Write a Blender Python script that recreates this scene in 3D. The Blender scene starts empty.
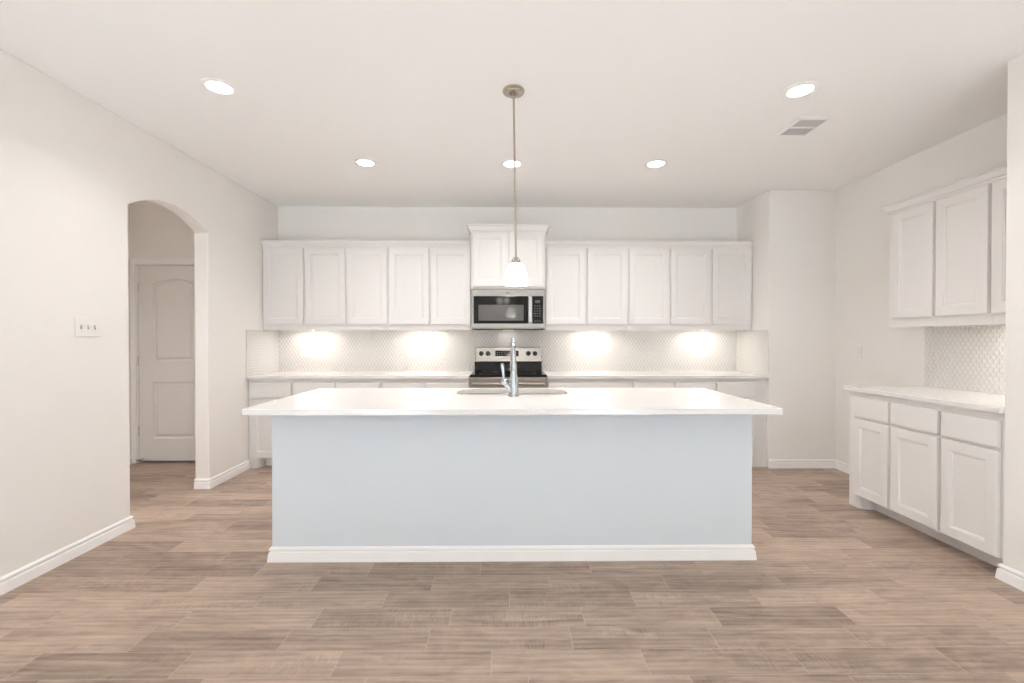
import bpy, bmesh, math, random
from mathutils import Vector, Matrix

PI = math.pi
C = bpy.context.scene.collection
SC = bpy.context.scene

# ------------------------------------------------------------------ camera
CAM_H = 1.289
cam_d = bpy.data.cameras.new('camera')
cam_d.sensor_fit = 'HORIZONTAL'
cam_d.sensor_width = 36.0
cam_d.lens = 460.0 / 1024.0 * 36.0
cam_d.clip_start = 0.05
cam_d.clip_end = 60.0
cam = bpy.data.objects.new('camera', cam_d)
C.objects.link(cam)
cam.location = (0, 0, CAM_H)
cam.rotation_euler = (PI / 2 - 0.0086, 0.0, -0.0102)
SC.camera = cam

# ------------------------------------------------------------------ world, exposure
SC.view_settings.view_transform = 'Standard'
SC.view_settings.look = 'None'
SC.view_settings.gamma = 1.0
SC.view_settings.exposure = 0.08
SC.view_settings.use_curve_mapping = False
world = bpy.data.worlds.new('sky')
SC.world = world
world.use_nodes = True
wn = world.node_tree.nodes
wl = world.node_tree.links
for n in list(wn):
    wn.remove(n)
wo = wn.new('ShaderNodeOutputWorld')
wb = wn.new('ShaderNodeBackground')
ws = wn.new('ShaderNodeTexSky')
ws.sky_type = 'HOSEK_WILKIE'
ws.sun_direction = (0.3, 0.6, 0.74)
ws.turbidity = 4.0
wl.new(ws.outputs[0], wb.inputs[0])
wb.inputs[1].default_value = 1.0
wl.new(wb.outputs[0], wo.inputs[0])
SC.cycles.max_bounces = 10
SC.cycles.diffuse_bounces = 8
SC.cycles.use_denoising = True

# ------------------------------------------------------------------ main dimensions (metres)
ZC = 2.745                      # ceiling
XL, XN, XP, XR = -2.548, 2.58, 2.637, 3.243   # left wall, niche end, pier wall, right wall
YB, YCOL, YPIER = 5.152, 4.509, 2.414       # back wall, pantry wall, pier end
YREAR = -3.6                    # wall behind the camera
XHL, YHD, YHF = -3.853, 4.75, 1.6           # hall: left wall, door wall, front
ARCH0, ARCH1 = 3.128, 3.948
RX0, RX1 = -0.371, 0.391        # range bay

# big area lights: daylight fill in added, unseen windows behind the camera
DAY = (0.74, 0.90, 1.0)
WINDOWS = [(-2.48, 1.42), (1.12, 1.15)]
WZ0, WZ1 = 0.08, 2.40


def area_light(name, loc, rot, sx, sy, power, color, shape='RECTANGLE', spread=PI):
    d = bpy.data.lights.new(name, 'AREA')
    d.shape = shape
    d.size = sx
    if shape in ('RECTANGLE', 'ELLIPSE'):
        d.size_y = sy
    d.energy = power
    d.color = color
    d.spread = spread
    o = bpy.data.objects.new(name, d)
    C.objects.link(o)
    o.location = loc
    o.rotation_euler = rot
    return o


DAY_POWER = 14.0
SUN_STRENGTH = 134.0
sun_d = bpy.data.lights.new('sun', 'SUN')
sun_d.energy = SUN_STRENGTH
sun_d.angle = 0.009
sun_d.color = (0.645, 0.87, 1.12)
sun = bpy.data.objects.new('sun', sun_d)
C.objects.link(sun)
sun.location = (0, -9, 6)
sun.rotation_euler = (math.radians(52), 0, math.radians(4))     # low sun through the added windows behind the camera
for (wx, ww) in WINDOWS:
    area_light('window_daylight', (wx + ww / 2, YREAR + 0.02, (WZ0 + WZ1) / 2), (PI / 2, 0, 0),
               ww, WZ1 - WZ0, DAY_POWER, DAY)
WARM = (1.0, 0.962, 0.945)
CAN_SPREAD = math.radians(133)
CAN_FRONT = 6.2
CAN_BACK = 7.0
ADDED_CAN_ROOM = 0.5
ADDED_CAN_HALL = 14.0
PENDANT_POWER = 2.0
UNDER_POWER = 1.8


# ------------------------------------------------------------------ materials
def mat(name, color, rough=0.5, metal=0.0, spec=0.5, bump=None, emit=None, coat=0.0, aniso=0.0):
    m = bpy.data.materials.new(name)
    m.use_nodes = True
    nt = m.node_tree
    b = nt.nodes['Principled BSDF']
    b.inputs['Base Color'].default_value = (*color, 1)
    b.inputs['Roughness'].default_value = rough
    b.inputs['Metallic'].default_value = metal
    b.inputs['Specular IOR Level'].default_value = spec
    b.inputs['Coat Weight'].default_value = coat
    b.inputs['Anisotropic'].default_value = aniso
    if emit:
        b.inputs['Emission Color'].default_value = (*emit[0], 1)
        b.inputs['Emission Strength'].default_value = emit[1]
    if bump:
        scale, strength, dist = bump[:3]
        tc = nt.nodes.new('ShaderNodeTexCoord')
        mp = nt.nodes.new('ShaderNodeMapping')
        if len(bump) > 3:
            mp.inputs['Scale'].default_value = bump[3]
        nz = nt.nodes.new('ShaderNodeTexNoise')
        nz.inputs['Scale'].default_value = scale
        nz.inputs['Detail'].default_value = 3
        bp = nt.nodes.new('ShaderNodeBump')
        bp.inputs['Strength'].default_value = strength
        bp.inputs['Distance'].default_value = dist
        nt.links.new(tc.outputs['Object'], mp.inputs[0])
        nt.links.new(mp.outputs[0], nz.inputs[0])
        nt.links.new(nz.outputs[0], bp.inputs['Height'])
        nt.links.new(bp.outputs[0], b.inputs['Normal'])
    return m


M = {}
M['wall'] = mat('wall_paint', (0.875, 0.852, 0.822), 0.6, bump=(60, 0.12, 0.002), spec=0.3)
M['ceiling'] = mat('ceiling_paint', (0.93, 0.92, 0.91), 0.75, bump=(60, 0.1, 0.002), spec=0.2)
M['trim'] = mat('trim_paint', (0.92, 0.91, 0.90), 0.35)
M['cab'] = mat('cabinet_paint', (0.79, 0.768, 0.752), 0.32, bump=(25, 0.03, 0.001))
M['island'] = mat('island_paint', (0.70, 0.745, 0.785), 0.55, bump=(60, 0.12, 0.002), spec=0.3)
M['doorp'] = mat('door_paint', (0.80, 0.785, 0.76), 0.35, bump=(30, 0.06, 0.001, (6, 1, 0.5)))
M['plastic'] = mat('white_plastic', (0.85, 0.84, 0.82), 0.3)
M['slot_light'] = mat('switch_recess', (0.50, 0.49, 0.47), 0.6)  # grey stands in for the shade in the toggle openings
M['hinge'] = mat('satin_hinge', (0.72, 0.69, 0.65), 0.35, 1.0)
M['slot'] = mat('dark_slot', (0.12, 0.11, 0.10), 0.6)
M['steel'] = mat('stainless_steel', (0.42, 0.385, 0.35), 0.28, 1.0, bump=(8, 0.06, 0.001, (1, 60, 60)))
M['steel_dull'] = mat('brushed_steel', (0.46, 0.425, 0.39), 0.36, 1.0)
M['steel_dark'] = mat('microwave_steel', (0.36, 0.335, 0.305), 0.3, 1.0, bump=(8, 0.06, 0.001, (1, 60, 60)))
M['chrome'] = mat('chrome', (0.50, 0.53, 0.56), 0.12, 1.0)
M['nickel'] = mat('brushed_nickel', (0.50, 0.45, 0.39), 0.25, 1.0)
M['blackglass'] = mat('black_glass', (0.010, 0.009, 0.009), 0.06, spec=0.22)
M['window_glass'] = mat('microwave_window', (0.12, 0.115, 0.11), 0.06)
M['blackplastic'] = mat('black_plastic', (0.02, 0.019, 0.018), 0.35)
M['button'] = mat('grey_button', (0.22, 0.21, 0.20), 0.4)
M['redglow'] = mat('display_digits', (0.10, 0.02, 0.015), 0.3)
M['lens'] = mat('lamp_lens', (0.9, 0.9, 0.88), 0.4, emit=((1.0, 0.95, 0.90), 18.0))
M['bar'] = mat('light_bar_lens', (0.9, 0.9, 0.88), 0.4, emit=((1.0, 0.95, 0.90), 4.0))
M['taskbar'] = mat('task_lamp_lens', (0.9, 0.89, 0.86), 0.4, emit=((1.0, 0.92, 0.82), 1.5))
M['shade'] = mat('lit_opal_glass', (0.92, 0.91, 0.89), 0.25, emit=((1.0, 0.96, 0.92), 4.0))
M['bulb'] = mat('lit_bulb', (0.9, 0.9, 0.88), 0.3, emit=((1.0, 0.93, 0.86), 16.0))
M['ventdark'] = mat('duct_interior', (0.09, 0.078, 0.066), 0.8)
M['fog'] = mat('window_frame_vinyl', (0.84, 0.84, 0.83), 0.35)


def glass_mat():
    m = bpy.data.materials.new('clear_window_glass')
    m.use_nodes = True
    b = m.node_tree.nodes['Principled BSDF']
    nt = m.node_tree
    b.inputs['Base Color'].default_value = (0.9, 0.95, 0.95, 1)
    b.inputs['Roughness'].default_value = 0.02
    tr = nt.nodes.new('ShaderNodeBsdfTransparent')
    tr.inputs[0].default_value = (0.97, 0.98, 0.98, 1)
    mx = nt.nodes.new('ShaderNodeMixShader')
    mx.inputs[0].default_value = 0.06
    nt.links.new(tr.outputs[0], mx.inputs[1])
    nt.links.new(b.outputs[0], mx.inputs[2])
    nt.links.new(mx.outputs[0], nt.nodes['Material Output'].inputs[0])
    return m


M['pane'] = glass_mat()


def quartz_mat():
    m = mat('white_quartz', (0.84, 0.825, 0.81), 0.16, spec=0.5)
    nt = m.node_tree
    b = nt.nodes['Principled BSDF']
    tc = nt.nodes.new('ShaderNodeTexCoord')
    nz = nt.nodes.new('ShaderNodeTexNoise')
    nz.inputs['Scale'].default_value = 180
    nz.inputs['Detail'].default_value = 2
    cr = nt.nodes.new('ShaderNodeValToRGB')
    cr.color_ramp.elements[0].position = 0.3
    cr.color_ramp.elements[0].color = (0.75, 0.735, 0.72, 1)
    cr.color_ramp.elements[1].position = 0.6
    cr.color_ramp.elements[1].color = (0.81, 0.795, 0.78, 1)
    nt.links.new(tc.outputs['Object'], nz.inputs[0])
    nt.links.new(nz.outputs[0], cr.inputs[0])
    nt.links.new(cr.outputs[0], b.inputs['Base Color'])
    return m


M['quartz'] = quartz_mat()


class NT:
    """tiny wrapper for building math chains"""

    def __init__(self, m):
        self.t = m.node_tree

    def n(self, kind):
        return self.t.nodes.new(kind)

    def link(self, a, b):
        self.t.links.new(a, b)

    def math(self, op, a, b=None, c=None):
        nd = self.n('ShaderNodeMath')
        nd.operation = op
        for i, v in enumerate((a, b, c)):
            if v is None:
                continue
            if isinstance(v, (int, float)):
                nd.inputs[i].default_value = v
            else:
                self.link(v, nd.inputs[i])
        return nd.outputs[0]


def tile_mat(name, axis):
    """glazed ogee (lantern) tile: wavy columns that touch and open again; relief by bump"""
    m = mat(name, (0.84, 0.82, 0.79), 0.12, spec=0.6)
    T = NT(m)
    b = m.node_tree.nodes['Principled BSDF']
    tc = T.n('ShaderNodeTexCoord')
    sp = T.n('ShaderNodeSeparateXYZ')
    T.link(tc.outputs['Object'], sp.inputs[0])
    # the returns run along y, the long face along x; adding them keeps one mesh in one pattern
    u = sp.outputs['X'] if axis == 'x' else sp.outputs['Y']
    if axis == 'xy':
        u = T.math('ADD', sp.outputs['X'], sp.outputs['Y'])
    z = sp.outputs['Z']
    W, H = 0.037, 0.058
    cu = T.math('COSINE', T.math('MULTIPLY', u, 2 * PI / W))
    cz = T.math('COSINE', T.math('MULTIPLY', z, 2 * PI / H))
    su = T.math('MULTIPLY', cu, 0.5)
    # f = cos(2pi u/W) + cos(2pi z/H): diamonds rounded to ogees by a power; |f| small on the joints
    f = T.math('ABSOLUTE', T.math('ADD', cu, T.math('MULTIPLY', cz, 0.92)))
    prof = T.math('POWER', T.math('MINIMUM', T.math('MULTIPLY', f, 0.8), 1.0), 0.7)
    line = T.n('ShaderNodeMapRange')
    line.inputs['From Min'].default_value = 0.05
    line.inputs['From Max'].default_value = 0.55
    T.link(f, line.inputs['Value'])
    mix = T.n('ShaderNodeMixRGB')
    mix.inputs[1].default_value = (0.88, 0.865, 0.845, 1)
    mix.inputs[2].default_value = (0.75, 0.722, 0.685, 1)
    T.link(line.outputs[0], mix.inputs[0])
    T.link(mix.outputs[0], b.inputs['Base Color'])
    bp = T.n('ShaderNodeBump')
    bp.inputs['Strength'].default_value = 0.75
    bp.inputs['Distance'].default_value = 0.006
    bp.invert = True
    T.link(prof, bp.inputs['Height'])
    T.link(bp.outputs[0], b.inputs['Normal'])
    return m


M['tile'] = tile_mat('ogee_tile', 'xy')


def floor_mat():
    m = mat('wood_look_tile', (0.3, 0.22, 0.17), 0.42, spec=0.4)
    T = NT(m)
    b = m.node_tree.nodes['Principled BSDF']
    at = T.n('ShaderNodeAttribute')
    at.attribute_name = 'plank'
    tc = T.n('ShaderNodeTexCoord')
    off = T.n('ShaderNodeVectorMath')
    off.operation = 'SCALE'
    comb = T.n('ShaderNodeCombineXYZ')
    T.link(T.math('MULTIPLY', at.outputs['Fac'], 37.0), comb.inputs[0])
    T.link(T.math('MULTIPLY', at.outputs['Fac'], 61.0), comb.inputs[1])
    add = T.n('ShaderNodeVectorMath')
    add.operation = 'ADD'
    T.link(tc.outputs['Object'], add.inputs[0])
    T.link(comb.outputs[0], add.inputs[1])

    def noise(scale_vec, scale, detail, dist=0.0, rough=0.55):
        mp = T.n('ShaderNodeMapping')
        mp.inputs['Scale'].default_value = scale_vec
        T.link(add.outputs[0], mp.inputs[0])
        nz = T.n('ShaderNodeTexNoise')
        nz.inputs['Scale'].default_value = scale
        nz.inputs['Detail'].default_value = detail
        nz.inputs['Distortion'].default_value = dist
        nz.inputs['Roughness'].default_value = rough
        T.link(mp.outputs[0], nz.inputs[0])
        return nz.outputs[0]

    grain = noise((1.3, 13, 1), 1.0, 6, 1.6, 0.62)
    fine = noise((16, 150, 1), 1.0, 3, 0.4)
    cloud = noise((3.2, 6, 1), 1.0, 5, 1.8, 0.62)
    # cathedral figure: long distorted rings
    mp = T.n('ShaderNodeMapping')
    mp.inputs['Scale'].default_value = (0.9, 7.5, 1)
    T.link(add.outputs[0], mp.inputs[0])
    wv = T.n('ShaderNodeTexWave')
    wv.wave_type = 'RINGS'
    wv.inputs['Scale'].default_value = 1.3
    wv.inputs['Distortion'].default_value = 7.0
    wv.inputs['Detail'].default_value = 3.0
    wv.inputs['Detail Scale'].default_value = 0.9
    T.link(mp.outputs[0], wv.inputs[0])
    # short cross ripples on patches of some planks
    rip = noise((95, 16, 1), 1.0, 2, 0.5)
    patch = noise((2.0, 5.0, 1), 1.0, 1, 0.3)
    pm = T.n('ShaderNodeMapRange')
    pm.inputs['From Min'].default_value = 0.52
    pm.inputs['From Max'].default_value = 0.66
    T.link(patch, pm.inputs['Value'])
    v = T.math('MULTIPLY', grain, 0.50)
    v = T.math('ADD', v, T.math('MULTIPLY', fine, 0.12))
    v = T.math('ADD', v, T.math('MULTIPLY', cloud, 0.34))
    v = T.math('ADD', v, T.math('MULTIPLY', wv.outputs['Fac'], 0.07))
    v = T.math('ADD', v, T.math('MULTIPLY', T.math('MULTIPLY', T.math('SUBTRACT', rip, 0.5), pm.outputs[0]), 0.35))
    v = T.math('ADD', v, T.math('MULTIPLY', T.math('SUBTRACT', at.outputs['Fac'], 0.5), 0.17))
    cr = T.n('ShaderNodeValToRGB')
    e = cr.color_ramp.elements
    e[0].position = 0.33
    e[0].color = (0.21, 0.155, 0.122, 1)
    e[1].position = 0.71
    e[1].color = (0.56, 0.435, 0.345, 1)
    k = e.new(0.5)
    k.color = (0.385, 0.29, 0.228, 1)
    T.link(v, cr.inputs[0])
    T.link(cr.outputs[0], b.inputs['Base Color'])
    bp = T.n('ShaderNodeBump')
    bp.inputs['Strength'].default_value = 0.12
    bp.inputs['Distance'].default_value = 0.002
    T.link(T.math('ADD', fine, grain), bp.inputs['Height'])
    T.link(bp.outputs[0], b.inputs['Normal'])
    return m


M['floor'] = floor_mat()
M['grout'] = mat('tile_grout', (0.56, 0.47, 0.39), 0.8)


# ------------------------------------------------------------------ mesh helpers
class MB:
    def __init__(self):
        self.bm = bmesh.new()

    def box(self, x0, x1, y0, y1, z0, z1, mi=0):
        vs = [self.bm.verts.new(p) for p in
              ((x0, y0, z0), (x1, y0, z0), (x1, y1, z0), (x0, y1, z0),
               (x0, y0, z1), (x1, y0, z1), (x1, y1, z1), (x0, y1, z1))]
        for f in ((3, 2, 1, 0), (4, 5, 6, 7), (0, 1, 5, 4), (1, 2, 6, 5), (2, 3, 7, 6), (3, 0, 4, 7)):
            fc = self.bm.faces.new([vs[i] for i in f])
            fc.material_index = mi
        return self

    def prism(self, poly, axis, a, b):
        """extrude a 2-D polygon; axis x: poly is (y,z); axis y: (x,z); axis z: (x,y)"""
        def P(p, t):
            if axis == 'x':
                return (t, p[0], p[1])
            if axis == 'y':
                return (p[0], t, p[1])
            return (p[0], p[1], t)
        v0 = [self.bm.verts.new(P(p, a)) for p in poly]
        v1 = [self.bm.verts.new(P(p, b)) for p in poly]
        n = len(poly)
        self.bm.faces.new(v0)
        self.bm.faces.new(list(reversed(v1)))
        for i in range(n):
            self.bm.faces.new((v0[(i + 1) % n], v0[i], v1[i], v1[(i + 1) % n]))
        return self

    def lathe(self, prof, center=(0, 0, 0), seg=32, matrix=None):
        """prof: list of (r, z); caps where r == 0"""
        rings = []
        mtx = matrix or Matrix.Translation(center)
        for r, z in prof:
            if r < 1e-6:
                rings.append([self.bm.verts.new(mtx @ Vector((0, 0, z)))])
            else:
                rings.append([self.bm.verts.new(mtx @ Vector((r * math.cos(2 * PI * k / seg), r * math.sin(2 * PI * k / seg), z)))
                              for k in range(seg)])
        for a, b in zip(rings, rings[1:]):
            for k in range(seg):
                k2 = (k + 1) % seg
                if len(a) == 1 and len(b) == 1:
                    continue
                if len(a) == 1:
                    self.bm.faces.new((a[0], b[k2], b[k]))
                elif len(b) == 1:
                    self.bm.faces.new((a[k], a[k2], b[0]))
                else:
                    self.bm.faces.new((a[k], a[k2], b[k2], b[k]))
        return self

    def tube(self, pts, radii, seg=16):
        """round tube through points with a radius at each"""
        pts = [Vector(p) for p in pts]
        if isinstance(radii, (int, float)):
            radii = [radii] * len(pts)
        rings = []
        up = Vector((0.123, 0.97, 0.21)).normalized()
        for i, p in enumerate(pts):
            t = (pts[min(i + 1, len(pts) - 1)] - pts[max(i - 1, 0)]).normalized()
            a = t.cross(up)
            if a.length < 1e-3:
                a = t.cross(Vector((1, 0, 0)))
            a.normalize()
            b = t.cross(a)
            rings.append([self.bm.verts.new(p + radii[i] * (a * math.cos(2 * PI * k / seg) + b * math.sin(2 * PI * k / seg)))
                          for k in range(seg)])
        for a, b in zip(rings, rings[1:]):
            for k in range(seg):
                k2 = (k + 1) % seg
                self.bm.faces.new((a[k], a[k2], b[k2], b[k]))
        self.bm.faces.new(list(reversed(rings[0])))
        self.bm.faces.new(rings[-1])
        return self

    def sphere(self, c, r, sx=1, sy=1, sz=1):
        bmesh.ops.create_uvsphere(self.bm, u_segments=20, v_segments=12, radius=r,
                                  matrix=Matrix.Translation(c) @ Matrix.Diagonal((sx, sy, sz, 1)))
        return self

    def sweep(self, path, prof, left=True):
        """sweep profile (out, z) along a horizontal open path with mitred corners;
        out points to the left of the direction of travel (or right)"""
        pts = [Vector((p[0], p[1])) for p in path]
        sgn = 1 if left else -1
        rings = []
        for i, p in enumerate(pts):
            d0 = (pts[i] - pts[i - 1]).normalized() if i > 0 else None
            d1 = (pts[i + 1] - pts[i]).normalized() if i < len(pts) - 1 else None
            n0 = Vector((-d0.y, d0.x)) * sgn if d0 else None
            n1 = Vector((-d1.y, d1.x)) * sgn if d1 else None
            if n0 and n1:
                mdir = (n0 + n1)
                mdir = mdir / (mdir.dot(n0))
            else:
                mdir = n0 or n1
            rings.append([self.bm.verts.new((p.x + mdir.x * o, p.y + mdir.y * o, z)) for o, z in prof])
        n = len(prof)
        for a, b in zip(rings, rings[1:]):
            for k in range(n):
                k2 = (k + 1) % n
                self.bm.faces.new((a[k], a[k2], b[k2], b[k]))
        self.bm.faces.new(rings[0])
        self.bm.faces.new(list(reversed(rings[-1])))
        return self

    def slab_with_hole(self, outer, inner, z0, z1):
        """flat slab from an outer and an inner loop of (x, y)"""
        loops = {}
        for z in (z0, z1):
            lo = [self.bm.verts.new((x, y, z)) for x, y in outer]
            li = [self.bm.verts.new((x, y, z)) for x, y in inner]
            ed = [self.bm.edges.new((lo[i], lo[(i + 1) % len(lo)])) for i in range(len(lo))]
            ed += [self.bm.edges.new((li[i], li[(i + 1) % len(li)])) for i in range(len(li))]
            bmesh.ops.triangle_fill(self.bm, use_beauty=True, use_dissolve=False, edges=ed)
            loops[z] = (lo, li)
        for j in (0, 1):
            a, b = loops[z0][j], loops[z1][j]
            for i in range(len(a)):
                k = (i + 1) % len(a)
                self.bm.faces.new((a[i], a[k], b[k], b[i]))
        return self

    def build(self, name, material, parent=None, bevel=0.0, seg=2, smooth=False):
        bmesh.ops.recalc_face_normals(self.bm, faces=self.bm.faces[:])
        me = bpy.data.meshes.new(name)
        self.bm.to_mesh(me)
        self.bm.free()
        mats = material if isinstance(material, (list, tuple)) else [material]
        for mm in mats:
            me.materials.append(mm)
        o = bpy.data.objects.new(name, me)
        C.objects.link(o)
        if parent is not None:
            o.parent = parent
        if smooth:
            for p in me.polygons:
                p.use_smooth = True
            md = o.modifiers.new('edges', 'EDGE_SPLIT')
            md.split_angle = math.radians(40)
        if bevel > 0:
            md = o.modifiers.new('bevel', 'BEVEL')
            md.width = bevel
            md.segments = seg
            md.limit_method = 'ANGLE'
            md.angle_limit = math.radians(35)
            md.harden_normals = False
        return o


def rrect(x0, x1, y0, y1, r, n=6):
    pts = []
    for cx, cy, a0 in ((x1 - r, y1 - r, 0), (x0 + r, y1 - r, 90), (x0 + r, y0 + r, 180), (x1 - r, y0 + r, 270)):
        for k in range(n + 1):
            a = math.radians(a0 + 90 * k / n)
            pts.append((cx + r * math.cos(a), cy + r * math.sin(a)))
    return pts


def tag(o, label, cat, group=None, kind=None):
    o['label'] = label
    o['category'] = cat
    if group:
        o['group'] = group
    if kind:
        o['kind'] = kind
    return o


def thing(name, label, cat, loc=(0, 0, 0), rotz=0.0, group=None):
    o = bpy.data.objects.new(name, None)
    o.empty_display_size = 0.1
    C.objects.link(o)
    o.location = loc
    o.rotation_euler = (0, 0, rotz)
    return tag(o, label, cat, group)


def struct(o, label, cat):
    return tag(o, label, cat, kind='structure')


def copy_tree(o, parent=None):
    c = o.copy()
    C.objects.link(c)
    if parent is not None:
        c.parent = parent
    for ch in list(o.children):
        copy_tree(ch, c)
    return c


# ------------------------------------------------------------------ room shell
T = 0.12
random.seed(7)


def build_floor():
    PL, PW, G = 0.6115, 0.1486, 0.0022
    bm = bmesh.new()
    x0, x1, y0, y1 = XHL - 0.1, XR + 0.1, YREAR - 0.1, YB + 0.1
    lay = bm.faces.layers.float.new('plank')

    def quad(a, b, c, d, z, mi, val):
        f = bm.faces.new([bm.verts.new(p) for p in ((a, c, z), (b, c, z), (b, d, z), (a, d, z))])
        f.material_index = mi
        f[lay] = val
    quad(x0, x1, y0, y1, -0.0012, 1, 0.5)
    known = {0: -0.149, 1: -0.39, 2: 0.01, 3: -0.262, 4: -0.338, 5: -0.063}
    base = 2.63
    r0 = int(math.floor((base - y1) / PW)) - 1
    r1 = int(math.ceil((base - y0) / PW)) + 1
    for r in range(r0, r1):
        ya, yb = base - (r + 1) * PW, base - r * PW
        if yb < y0 or ya > y1:
            continue
        o = known.get(r, random.random() * PL)
        k0 = int(math.floor((x0 - o) / PL))
        k1 = int(math.ceil((x1 - o) / PL))
        for k in range(k0, k1):
            xa, xb = o + k * PL, o + (k + 1) * PL
            val = random.random()
            xm = (xa + xb) / 2
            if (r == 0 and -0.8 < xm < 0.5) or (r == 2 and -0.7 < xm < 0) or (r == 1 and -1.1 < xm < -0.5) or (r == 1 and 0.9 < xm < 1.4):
                val *= 0.2  # darker planks, tone partly standing in for the island's cast shadow
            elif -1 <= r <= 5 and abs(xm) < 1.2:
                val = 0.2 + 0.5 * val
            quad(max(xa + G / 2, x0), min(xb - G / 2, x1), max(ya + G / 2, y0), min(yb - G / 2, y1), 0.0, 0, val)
    me = bpy.data.meshes.new('floor')
    bm.normal_update()
    bm.to_mesh(me)
    bm.free()
    me.materials.append(M['floor'])
    me.materials.append(M['grout'])
    o = bpy.data.objects.new('floor', me)
    C.objects.link(o)
    struct(o, 'brown wood-look plank tile floor', 'floor')


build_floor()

struct(MB().box(XHL - T, XR + T, YREAR - T, YB + T, ZC, ZC + 0.1).build('ceiling', M['ceiling']),
       'flat white ceiling with recessed lights', 'ceiling')


# left wall with the arched passage
def arch_points(y0, y1, zs, rise, n=20):
    h = (y1 - y0) / 2
    R = (h * h + rise * rise) / (2 * rise)
    cy, cz = (y0 + y1) / 2, zs + rise - R
    a = math.asin(h / R)
    return [(cy + R * math.sin(-a + 2 * a * k / n), cz + R * math.cos(-a + 2 * a * k / n)) for k in range(n + 1)]


outline = [(YREAR, 0), (ARCH0, 0)] + arch_points(ARCH0, ARCH1, 2.182, 0.122) + [(ARCH1, 0), (YB, 0), (YB, ZC), (YREAR, ZC)]
struct(MB().prism(outline, 'x', XL - T, XL).build('wall_left', M['wall'], bevel=0.008, seg=3),
       'pale grey left wall with an arched opening', 'wall')
struct(MB().box(XL - T, XN + 0.0, YB, YB + T, 0, ZC).build('wall_back', M['wall']),
       'pale wall behind the range and upper cabinets', 'wall')
struct(MB().box(XN, XR + T, YCOL, YB + T, 0, ZC).build('wall_pantry', M['wall'], bevel=0.008, seg=3),
       'pale projecting wall block right of the back cabinets', 'wall')
struct(MB().box(XR, XR + T, YPIER - T, YCOL, 0, ZC).build('wall_right', M['wall']),
       'pale right wall behind the side counter', 'wall')
struct(MB().box(XP, XR + T, YREAR, YPIER, 0, ZC).build('wall_pier', M['wall'], bevel=0.008, seg=3),
       'pale wall end at the right edge, nearest the camera', 'wall')

# hall behind the arch
struct(MB().box(XHL - T, XHL, YHF - T, YHD + T, 0, ZC).build('wall_hall_left', M['wall']),
       'side wall of the hall beyond the arch', 'wall')
DX0, DX1, DZ = -3.788, -3.073, 2.032
mb = MB()
mb.box(XHL, DX0 - 0.02, YHD, YHD + T, 0, ZC)
mb.box(DX1 + 0.02, XL - T, YHD, YHD + T, 0, ZC)
mb.box(DX0 - 0.02, DX1 + 0.02, YHD, YHD + T, DZ + 0.02, ZC)
struct(mb.build('wall_hall_back', M['wall']), 'hall wall around and above the arch-panel door', 'wall')
struct(MB().box(XHL, XL - T, YHF - T, YHF, 0, ZC).build('wall_hall_front', M['wall']),
       'near end wall of the hall, out of view', 'wall')

# wall behind the camera with two tall windows added to let daylight in
mb = MB()
xs = [XL] + [v for (wx, ww) in WINDOWS for v in (wx, wx + ww)] + [XP]
mb.box(XL, XP, YREAR - T, YREAR, 0, WZ0)
mb.box(XL, XP, YREAR - T, YREAR, WZ1, ZC)
for i in range(0, len(xs), 2):
    mb.box(xs[i], xs[i + 1], YREAR - T, YREAR, WZ0, WZ1)
struct(mb.build('wall_rear', M['wall']), 'living room wall behind the camera', 'wall')
for i, (wx, ww) in enumerate(WINDOWS):
    mb = MB()
    mb.box(wx, wx + 0.05, YREAR - 0.09, YREAR - 0.03, WZ0, WZ1)
    mb.box(wx + ww - 0.05, wx + ww, YREAR - 0.09, YREAR - 0.03, WZ0, WZ1)
    mb.box(wx + 0.05, wx + ww - 0.05, YREAR - 0.09, YREAR - 0.03, WZ0, WZ0 + 0.05)
    mb.box(wx + 0.05, wx + ww - 0.05, YREAR - 0.09, YREAR - 0.03, WZ1 - 0.05, WZ1)
    mb.box(wx + 0.05, wx + ww - 0.05, YREAR - 0.08, YREAR - 0.04, 1.22, 1.26)
    w = struct(mb.build('window_%d' % (i + 1), M['fog'], bevel=0.003),
               'living room window behind the camera', 'window')
    MB().box(wx + 0.05, wx + ww - 0.05, YREAR - 0.062, YREAR - 0.058, WZ0 + 0.05, WZ1 - 0.05).build('pane', M['pane'], w)

# baseboards: (out, z)
BP = [(0, 0), (0.019, 0), (0.0185, 0.006), (0.0145, 0.050), (0.0125, 0.0545), (0.006, 0.057), (0.006, 0.0625),
      (0.0115, 0.065), (0.013, 0.071), (0.010, 0.078), (0.004, 0.084), (0, 0.084)]


def baseboard(name, path, left, label):
    o = MB().sweep(path, BP, left).build(name, M['trim'])
    struct(o, label, 'baseboard')
    return o


baseboard('baseboard_left', [(XL, YREAR), (XL, ARCH0), (XL - T, ARCH0)], False,
          'white baseboard along the left wall before the arch')
baseboard('baseboard_left_back', [(XL - T, ARCH1), (XL, ARCH1), (XL, YB - 0.61)], False,
          'white baseboard wrapping the far arch jamb to the cabinets')
baseboard('baseboard_back', [(XN - 0.0, YCOL), (XR, YCOL), (XR, 3.56)], False,
          'white baseboard along the projecting wall and right corner')
baseboard('baseboard_right', [(XP + 0.25, YPIER), (XP, YPIER), (XP, YREAR)], False,
          'white baseboard at the near wall end on the right')
baseboard('baseboard_hall', [(XHL, YHF), (XHL, YHD)], False, 'white baseboard along the hall side wall')

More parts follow.
